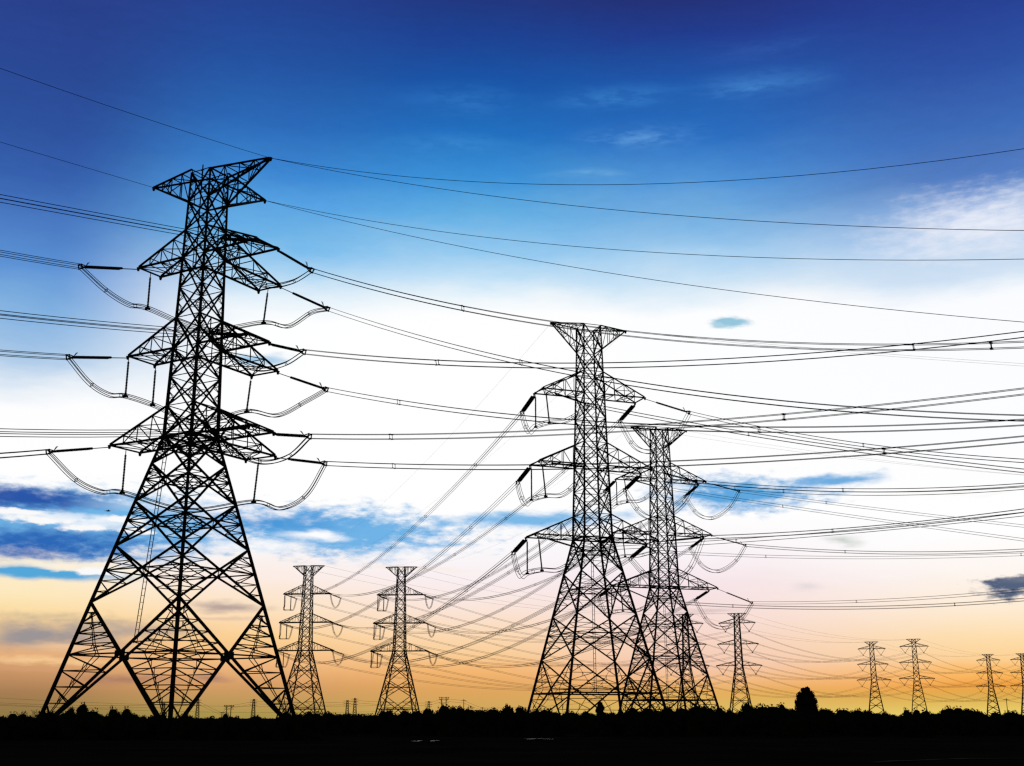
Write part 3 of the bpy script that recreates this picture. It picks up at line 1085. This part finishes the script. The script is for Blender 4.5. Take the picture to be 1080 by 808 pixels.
# ---- far line of small towers
def vset(T, s, l):
    sx = -1 if s == 'L' else 1
    a_ = T.arms[l]
    z = T.zb[l] - 0.1
    p0, p1 = T.world(sx * (a_ - 0.1), 0, z), T.world(sx * (a_ - 7.2), 0, z)
    bt = T.world(sx * (a_ - 3.65), 0, z - 5.0)
    root = empty('v_insulator', bt)
    tag(root, f"V-shaped insulator pair under {LV[l]} {SD[s]} arm of the {TN[T]}", 'insulator', 'V-shaped insulators of the far towers')
    for p_ in (p0, p1):
        m = MB()
        disc_string(m, p_ - bt, (0, 0, 0.2), 0.45, 0.2, 0.12, 6)
        m.build('insulator', PORCELAIN, root)
    c = MB()
    c.bar((-0.45, 0, 0), (0.45, 0, 0), 0.4)
    c.build('clamp', STEEL, root)
    return bt


VS = {}
for T in (F1, F2, G1, G2, H1, H2):
    for s in 'LR':
        for l in (1, 2, 3):
            VS[(T, s, l)] = vset(T, s, l)
for U, T in ((D, F1), (E_, F2)):
    for s in 'LR':
        for l in (1, 2, 3):
            tip = corner_pt(U, s, l, 1 if s == 'R' else -1)
            tgt = VS[(T, s, l)]
            e = strain(U, tip, (tgt.x, tgt.y), 5.4, -1.1, 0.1, f"insulator string pulling right from {LV[l]} {SD[s]} arm of the {TN[U]}", detail=False, R=0.2)
            bundle(e, tgt, 11.0, f"wire bundle from {LV[l]} {SD[s]} arm of {TN[U]} to {TN[T]}", GW, rad=0.05, nwire=2, n=30, spc=0.6, first=40, gap=60)
            e1 = U.fwd[(s, l)]
            if s == 'L':
                _, h1 = hang_string(arm_mid(U, s, l, 0.5, 0.1), 6.2, f"outer of two insulators hanging from {LV[l]} left arm of the {TN[U]}", GH, R=0.24)
                _, h2 = hang_string(arm_mid(U, s, l, -0.5, 2.2), 6.2, f"inner of two insulators hanging from {LV[l]} left arm of the {TN[U]}", GH, R=0.24)
                m1 = h2.lerp(e, 0.55)
                m1.z = h2.z + 0.6
                P = [e1, e1.lerp(h1, 0.5) + Vector((0, 0, -1.0)), h1, h2, m1, e]
            else:
                lo = min(e.z, e1.z) - 4.4
                c1, c2, c3 = e1.lerp(e, 0.2), e1.lerp(e, 0.5), e1.lerp(e, 0.8)
                c1.z, c2.z, c3.z = lo + 1.5, lo, lo + 1.5
                P = [e1, c1, c2, c3, e]
            jumper(P, f"jumper loop under the {LV[l]} {SD[s]} arm of the {TN[U]}", GJ, rad=0.05, nspc=2)
    for s, sx in (('L', -1), ('R', 1)):
        earth(U.world(sx * 6.4, 0, 61.7), T.world(sx * 5.2, 0, 61.7), 6, f"thin earth wire, {SD[s]} tip of {TN[U]} to {TN[T]}", 0.03, 24)
OFF = Vector((195, 215, 0))
for T, U in ((F1, G1), (F2, G2), (G1, H1), (G2, H2), (H1, None), (H2, None)):
    for s in 'LR':
        for l in (1, 2, 3):
            a_ = VS[(T, s, l)]
            b_ = VS[(U, s, l)] if U else a_ + OFF
            lab = f"wires from {LV[l]} {SD[s]} arm of {TN[T]} to {TN[U]}" if U else f"wire bundle running right from {LV[l]} {SD[s]} arm of {TN[T]}"
            bundle(a_, b_, 10.5, lab, GW, rad=0.06, nwire=2, n=24, spc=0.7, spacers=False)
        if U:
            sx = -1 if s == 'L' else 1
            earth(T.world(sx * 5.2, 0, 61.7), U.world(sx * 5.2, 0, 61.7), 6, f"thin earth wire, {SD[s]} tip of {TN[T]} to {TN[U]}", 0.035, 20)


# ------------------------------------------------------------------ small poles on the horizon
def lattice_mast(px, Y, top_y, label, w=1.2):
    x = at(px, Y)
    hgt = HC + (757 - top_y) / 1275.0 * Y
    root = empty('lattice_mast', (x, Y, 0))
    tag(root, label, 'pylon', 'small masts and poles on the horizon')
    m = MB()
    n = 9
    for sx in (-1, 1):
        for sy in (-1, 1):
            m.bar((sx * w, sy * w, 0), (sx * w * 0.35, sy * w * 0.35, hgt), 0.2)
    for i in range(n):
        f0, f1 = i / n, (i + 1) / n
        k0, k1 = w * (1 - 0.65 * f0), w * (1 - 0.65 * f1)
        for sy in (-1, 1):
            m.bar((-k0, sy * k0, hgt * f0), (k1, sy * k1, hgt * f1), 0.11)
            m.bar((k0, sy * k0, hgt * f0), (-k1, sy * k1, hgt * f1), 0.11)
    m.build('mast', STEEL, root)
    for f in (0.72, 0.84, 0.95):
        c = MB()
        c.bar((-2.0, 0, hgt * f), (1.7, 0, hgt * f), 0.18)
        c.build('crossarm', STEEL, root)
    return Vector((x, Y, hgt * 0.9))


def two_pole(px, Y, top_y, label):
    x = at(px, Y)
    hgt = HC + (757 - top_y) / 1275.0 * Y
    root = empty('h_frame_pole', (x, Y, 0))
    tag(root, label, 'power pole', 'small masts and poles on the horizon')
    for sx in (-1, 1):
        m = MB()
        m.tube([(sx * 1.1, 0, 0), (sx * 1.1, 0, hgt)], [0.24, 0.18], 8)
        m.build('pole', WOOD, root)
        b = MB()
        b.bar((sx * 1.1, 0, hgt * 0.8), (sx * 2.6, 0, hgt), 0.2)
        b.build('brace', WOOD, root)
    for f in (0.76, 0.9, 0.98):
        c = MB()
        c.bar((-2.6, 0.3, hgt * f), (2.6, 0.3, hgt * f), 0.2)
        c.build('crossarm', WOOD, root)
    return Vector((x, Y, hgt * 0.95))


def wood_pole(px, Y, top_y, label):
    x = at(px, Y)
    hgt = HC + (757 - top_y) / 1275.0 * Y
    root = empty('power_pole', (x, Y, 0))
    tag(root, label, 'power pole', 'small masts and poles on the horizon')
    m = MB()
    m.tube([(0, 0, 0), (0, 0, hgt)], [0.22, 0.15], 8)
    m.build('pole', WOOD, root)
    c = MB()
    c.bar((-1.3, 0.3, hgt * 0.93), (1.3, 0.3, hgt * 0.93), 0.22)
    c.build('crossarm', WOOD, root)
    return Vector((x, Y, hgt * 0.93))


Yp = 640
pole_tops = [
    lattice_mast(172, Yp, 742, 'slim lattice mast seen through the near leg of the largest tower'),
    lattice_mast(208, Yp, 738, 'slim lattice mast just right of the central leg of the largest tower', 1.0),
    wood_pole(234, Yp, 751, 'short pole beside the two-armed frame inside the largest tower'),
    two_pole(241, Yp, 744, 'two-pole frame with crossarms seen between legs of the largest tower'),
    lattice_mast(267, Yp, 738, 'tall slim lattice mast left of the right leg of the largest tower', 1.1),
    lattice_mast(366, Yp, 739, 'shorter of the twin masts between the distant flat-topped towers', 1.0),
    lattice_mast(374, Yp, 737, 'taller of the twin masts between the distant flat-topped towers', 1.1),
    lattice_mast(452, Yp, 740, 'slim mast just right of the right distant flat-topped tower', 0.9),
    two_pole(468, Yp, 736, 'two-pole frame with wide head right of the distant flat-topped towers'),
    wood_pole(489, Yp, 738, 'single pole rising from bushes left of the second largest tower'),
    wood_pole(509, Yp, 746, 'shortest pole showing above bushes left of the second largest tower'),
    wood_pole(1063, Yp, 737, 'lone leaning pole between the two towers at the right edge'),
]
GL = 'thin distribution wires near the horizon'
prev = Vector((at(-60, Yp), Yp, 11.0))
names = ['mast behind near leg', 'mast right of central leg', 'short pole', 'first two-pole frame', 'mast left of right leg', 'shorter twin mast',
         'taller twin mast', 'mast by flat-topped tower', 'second two-pole frame', 'single pole', 'shortest pole']
pn = 'left edge'
for p_, nm in zip(pole_tops[:-1], names):
    m = MB()
    for dz_ in (0.0, -1.2):
        m.tube([q - prev for q in parab(prev + Vector((0, 0, dz_)), p_ + Vector((0, 0, dz_)), 0.012 * (p_ - prev).length, 14)], 0.045, 4)
    tag(m.build('distribution_wire', WIRE, None, prev), f"thin low wires from {pn} to {nm}", 'power line', GL)
    prev, pn = p_, nm
m = MB()
e = Vector((at(640, Yp), Yp, 10.5))
m.tube([q - prev for q in parab(prev, e, 1.0, 14)], 0.045, 4)
tag(m.build('distribution_wire', WIRE, None, prev), 'thin low wire from shortest pole into the second largest tower', 'power line', GL)
for y0, nm in ((735, 'upper'), (741, 'lower')):
    m = MB()
    s_ = Vector((at(-40, 600), 600, HC + (757 - y0) / 1275.0 * 600))
    e_ = Vector((at(420, 700), 700, HC + (757 - y0 - 9) / 1275.0 * 700))
    m.tube([q - s_ for q in parab(s_, e_, 2.5, 24)], 0.04, 4)
    tag(m.build('distribution_wire', WIRE, None, s_), f"{nm} faint wire crossing behind the base of the largest tower", 'power line', GL)


# ------------------------------------------------------------------ vegetation
def opaque_core(m, c, q, r, nu=9, nv=6):
    """lumpy closed core added inside a leaf clump, so that no light comes through its middle"""
    k = len(m.v)
    ph = r.uniform(0, 50)
    for j in range(nv + 1):
        th = math.pi * j / nv
        for i in range(nu):
            a = 2 * math.pi * i / nu
            d = Vector((math.sin(th) * math.cos(a), math.sin(th) * math.sin(a), math.cos(th)))
            p_ = c + d * q * (0.9 + 0.35 * mnoise.noise(d * 2.2 + Vector((ph, 0, 0))))
            m.v.append(p_)
    for j in range(nv):
        for i in range(nu):
            a, b = k + j * nu + i, k + j * nu + (i + 1) % nu
            m.f.append((a, b, b + nu, a + nu))


def bush_mesh(seed, nl, leaf, shape):
    """unit bush: radius about 1 wide, 1 high; leaf clumps on several lobes around solid light-blocking cores"""
    r = random.Random(seed)
    m = MB()
    lobes = []
    nlobe = r.randint(5, 8)
    for i in range(nlobe):
        a = r.uniform(0, 2 * math.pi)
        rad = r.uniform(0.15, 0.62)
        lobes.append((Vector((rad * math.cos(a), rad * math.sin(a), r.uniform(0.30, 0.74) * (1.0 if shape == 'round' else 0.85))), r.uniform(0.22, 0.40)))
    lobes.append((Vector((0, 0, 0.42)), 0.48))
    lobes.append((Vector((0, 0, 0.15)), 0.55))
    for c, q in lobes:
        opaque_core(m, c, q * 0.86, r)  # closed blob added inside each lobe to keep the sky from showing through
    for i in range(nl):
        c, q = r.choice(lobes)
        d = Vector((r.gauss(0, 1), r.gauss(0, 1), r.gauss(0, 1))).normalized()
        rr = q * (0.55 + 0.50 * r.random() ** 0.5)
        if r.random() < 0.02:
            rr *= 1.10
        p_ = c + d * rr
        if p_.z < 0.0:
            p_.z = r.uniform(0, 0.1)
        nrm = (d + Vector((r.gauss(0, .5), r.gauss(0, .5), r.gauss(0, .5)))).normalized()
        s = nrm.cross(Vector((r.gauss(0, 1), r.gauss(0, 1), r.gauss(0, 1)))).normalized()
        t_ = nrm.cross(s)
        L = leaf * r.uniform(0.6, 1.4)
        k = len(m.v)
        m.v += [p_ - s * L, p_ + t_ * L * 0.45 - s * 0.1 * L, p_ + s * L, p_ - t_ * L * 0.45]
        m.f.append((k, k + 1, k + 2, k + 3))
    return m


def trunk_mb(seed, bare=False):
    r = random.Random(seed)
    m = MB()
    m.tube([(0, 0, -0.05), (0.02, 0.01, 0.25), (0.0, 0.03, 0.6)], [0.06, 0.045, 0.015], 7)
    for i in range(7):
        a = r.uniform(0, 6.28)
        z = r.uniform(0.12, 0.42)
        e = Vector((math.cos(a) * r.uniform(.15, .35), math.sin(a) * r.uniform(.15, .35), z + r.uniform(.1, .22)))
        mid = Vector((e.x * .5, e.y * .5, z + (e.z - z) * .35))
        m.tube([(0, 0, z), mid, e], [0.028, 0.018, 0.006], 5)
    return m


CROWNS = [bush_mesh(s, 1500, 0.055, 'round').mesh('crown', FOLIAGE) for s in range(8)]
TRUNKS = [trunk_mb(50 + s).mesh('trunk', BARK) for s in range(4)]


def bush(x, Y, rx, hgt, label, cat, group, name='bush', i=None):
    i = rnd.randrange(8) if i is None else i
    root = empty(name, (x, Y, 0), rnd.uniform(0, 6.28))
    root.scale = (rx, rx, hgt)
    tag(root, label, cat, group)
    for nm, me in (('crown', CROWNS[i]), ('trunk', TRUNKS[i % 4])):
        o = bpy.data.objects.new(nm, me)
        COL.objects.link(o)
        o.parent = root
    return root


PROF = [(-60, 755), (0, 756), (30, 754), (55, 752), (70, 750), (105, 752), (140, 754), (160, 755), (300, 755), (312, 752), (345, 750), (420, 751), (440, 750),
        (470, 747), (492, 746), (505, 750), (530, 746), (548, 747), (575, 750), (620, 750), (690, 748), (715, 746), (740, 743), (755, 748),
        (775, 748), (810, 744), (830, 747), (870, 747), (905, 749), (940, 750), (985, 750), (1010, 748), (1035, 750), (1060, 752), (1140, 752)]


def prof(x):
    for (x0, y0), (x1, y1) in zip(PROF, PROF[1:]):
        if x <= x1:
            return y0 + (y1 - y0) * (x - x0) / (x1 - x0)
    return PROF[-1][1]


HB = 'dark bushes of the hedgerow along the horizon'
HL = 'low dark bush in the continuous hedgerow along the horizon'
px = -60.0
while px < 1145:
    Y = rnd.uniform(100, 109) if px < 335 else rnd.uniform(118, 150)
    big = rnd.random() < 0.3
    top = prof(px) + (rnd.uniform(-2.6, -0.4) if big else rnd.uniform(-0.2, 3.0))
    hgt = HC + (757 - top) / 1275.0 * Y
    rx = hgt * rnd.uniform(0.62, 0.95) if big else hgt * rnd.uniform(0.75, 1.25)
    bush(at(px, Y), Y, rx, hgt, HL, 'bush', HB)
    px += rx / Y * 1275.0 * rnd.uniform(0.40, 0.66)
px = -70.0
while px < 1150:
    Y = rnd.uniform(165, 230)
    top = prof(px) + rnd.uniform(-0.5, 3.0)
    hgt = HC + (757 - top) / 1275.0 * Y
    rx = hgt * rnd.uniform(0.8, 1.3)
    bush(at(px, Y), Y, rx, hgt, HL, 'bush', HB)
    px += rx / Y * 1275.0 * rnd.uniform(0.7, 1.1)

# bushes that stand out of the row
for (x_, y_, rw, Y, lab) in (
        (84, 745, 11, 104, 'tall rounded bush right of the left foot of the largest tower'),
        (93, 743, 9, 106, 'pointed bush top inside the left bay of the largest tower'),
        (124, 747, 13, 103, 'wide dark bush beside the left brace of the largest tower'),
        (244, 752, 6, 110, 'small round bush under the two-pole frame'),
        (491, 744, 9, 125, 'bumpy bush below the single pole left of the second tower'),
        (532, 744, 14, 122, 'higher bush clump just left of the second largest tower'),
        (737, 742, 12, 130, 'broad bush clump at the foot of the third largest tower'),
        (789, 741, 7, 135, 'small round bush in front of the tower with V insulators'),
        (818, 743, 11, 132, 'bush mound just left of the round-topped tree'),
        (960, 748, 8, 140, 'small bush before the right tower past the round tree'),
        (1024, 746, 12, 136, 'wide bush left of the smallest whole tower')):
    bush(at(x_, Y), Y, max(rw / 1275.0 * Y, 0.55 * (HC + (757 - y_) / 1275.0 * Y)), HC + (757 - y_) / 1275.0 * Y, lab, 'bush', 'bushes that rise above the hedgerow')


# the lone tree, and the lollipop-shaped one in front of the second tower
def tree(x_, Y, rw, top, crown_base, label, nl, seed, lobes, leaf):
    r = random.Random(seed)
    hgt = HC + (757 - top) / 1275.0 * Y
    root = empty('tree', (at(x_, Y), Y, 0))
    tag(root, label, 'tree')
    R = rw / 1275.0 * Y
    t_ = MB()
    t_.tube([(0, 0, -0.1), (0.05, 0, hgt * .3), (0, 0.05, hgt * .6), (0, 0, hgt * .85)], [0.05 * hgt, .035 * hgt, .02 * hgt, .006 * hgt], 8)
    for i in range(14):
        a = r.uniform(0, 6.28)
        z = hgt * r.uniform(.3, .65)
        q = R * r.uniform(.5, .85)
        e = Vector((math.cos(a) * q, math.sin(a) * q, z + hgt * r.uniform(.1, .25)))
        t_.tube([(0, 0, z), (e.x * .5, e.y * .5, z + (e.z - z) * .35), e], [.014 * hgt, .009 * hgt, .003 * hgt], 5)
    t_.build('trunk', BARK, root)
    m = MB()
    cs = []
    for (lx, ly, lz, lr) in lobes:
        cs.append((Vector((lx * R, ly * R, crown_base * hgt + lz * hgt * (1 - crown_base))), lr * R))
    for c, q in cs:
        opaque_core(m, c, q * 0.84, r, 11, 8)
    for i in range(nl):
        c, q = r.choice(cs)
        d = Vector((r.gauss(0, 1), r.gauss(0, 1), r.gauss(0, 1))).normalized()
        rr = q * (0.5 + 0.55 * r.random() ** 0.5) * (1.1 if r.random() < .03 else 1)
        p_ = c + d * rr
        nrm = (d + Vector((r.gauss(0, .6), r.gauss(0, .6), r.gauss(0, .6)))).normalized()
        s = nrm.cross(Vector((r.gauss(0, 1), r.gauss(0, 1), r.gauss(0, 1)))).normalized()
        u_ = nrm.cross(s)
        L = leaf * r.uniform(.6, 1.4)
        k = len(m.v)
        m.v += [p_ - s * L, p_ + u_ * L * 0.45, p_ + s * L, p_ - u_ * L * 0.45]
        m.f.append((k, k + 1, k + 2, k + 3))
    m.build('crown', FOLIAGE, root)


tree(851, 170, 12.5, 724, 0.0, 'lone upright tree with an uneven crown on the horizon', 5200, 5,
     [(-.42, 0, .25, .58), (.45, .1, .22, .58), (-.5, 0, .52, .46), (.5, 0, .50, .48), (0, .2, .45, .6), (-.40, 0, .76, .36), (.05, 0, .84, .34),
      (.40, 0, .78, .32), (.18, .1, .90, .2), (-.15, 0, .88, .2), (0, -.2, .66, .5), (-.55, .1, .02, .55), (.55, 0, .0, .55), (.0, 0, .05, .6),
      (-.6, 0, .36, .42), (.6, 0, .36, .42), (-.58, 0, .62, .36), (.6, .1, .64, .34)], 0.15)
tree(633, 150, 5.5, 738, 0.42, 'small ball-shaped tree in front of the second largest tower', 1500, 9,
     [(0, 0, .5, .7), (-.3, 0, .4, .5), (.3, 0, .55, .5), (0, .2, .72, .45), (.1, 0, .25, .5)], 0.14)


def bare_shrub(x_, Y, top, label):
    r = random.Random(4)
    hgt = HC + (757 - top) / 1275.0 * Y
    root = empty('bare_shrub', (at(x_, Y), Y, 0))
    tag(root, label, 'shrub')
    m = MB()
    tips = []
    for i in range(26):
        a = r.uniform(0, 6.28)
        sp = r.uniform(.15, .75)
        h_ = hgt * r.uniform(.6, 1.0)
        e = Vector((math.cos(a) * sp, math.sin(a) * sp * .6, h_))
        mid = Vector((e.x * .35, e.y * .35, h_ * .55))
        m.tube([(0.1 * math.cos(a), 0.1 * math.sin(a), 0), mid, e], [.03, .022, .008], 5)
        tips.append((mid, e))
    m.build('stem', BARK, root)
    m = MB()
    for mid, e in tips:
        for k in range(9):
            f = r.uniform(.1, 1)
            b = mid.lerp(e, f)
            m.tube([b, b + Vector((r.uniform(-.28, .28), r.uniform(-.15, .15), r.uniform(.05, .32)))], [.014, .007], 4)
    m.build('twig', BARK, root)


bare_shrub(40, 104, 748, 'thin bare shrub at the left foot of the largest tower')


# ------------------------------------------------------------------ a bird far off
def bird(px_, py_, Y):
    c, s = math.cos(PITCH), math.sin(PITCH)
    v = 404.0 - py_
    up, fw = v * c + 1275 * s, 1275 * c - v * s
    root = empty('bird', ((px_ - 540) / fw * Y, Y, HC + up / fw * Y), 0.4)
    tag(root, 'tiny dark bird gliding beside the largest tower', 'bird')
    m = MB()
    m.tube([(-.30, 0, 0), (-.18, 0, .02), (0, 0, 0), (.16, 0, .02), (.24, 0, .04), (.31, 0, .02)], [.015, .06, .085, .06, .055, .01], 8)
    for sy in (-1, 1):
        k = len(m.v)
        m.v += [(.10, sy * .04, .04), (-.08, sy * .04, .04), (-.02, sy * .33, .12), (.08, sy * .33, .12), (-.10, sy * .62, .05), (-.02, sy * .60, .05)]
        for q in range(6):
            x, y, z = m.v[k + q]
            m.v.append((x, y, z - .02))
        m.f += [(k, k + 1, k + 2, k + 3), (k + 3, k + 2, k + 4, k + 5), (k + 9, k + 8, k + 7, k + 6), (k + 11, k + 10, k + 8, k + 9),
                (k, k + 3, k + 9, k + 6), (k + 3, k + 5, k + 11, k + 9), (k + 1, k + 7, k + 8, k + 2), (k + 2, k + 8, k + 10, k + 4)]
    k = len(m.v)
    m.v += [(-.28, -.02, .01), (-.28, .02, .01), (-.46, .09, .0), (-.46, -.09, .0), (-.28, -.02, -.01), (-.28, .02, -.01), (-.46, .09, -.015), (-.46, -.09, -.015)]
    m.f += [(k, k + 1, k + 2, k + 3), (k + 7, k + 6, k + 5, k + 4), (k + 2, k + 6, k + 7, k + 3)]
    m.build('body', FEATHER, root)


bird(114, 539, 150)
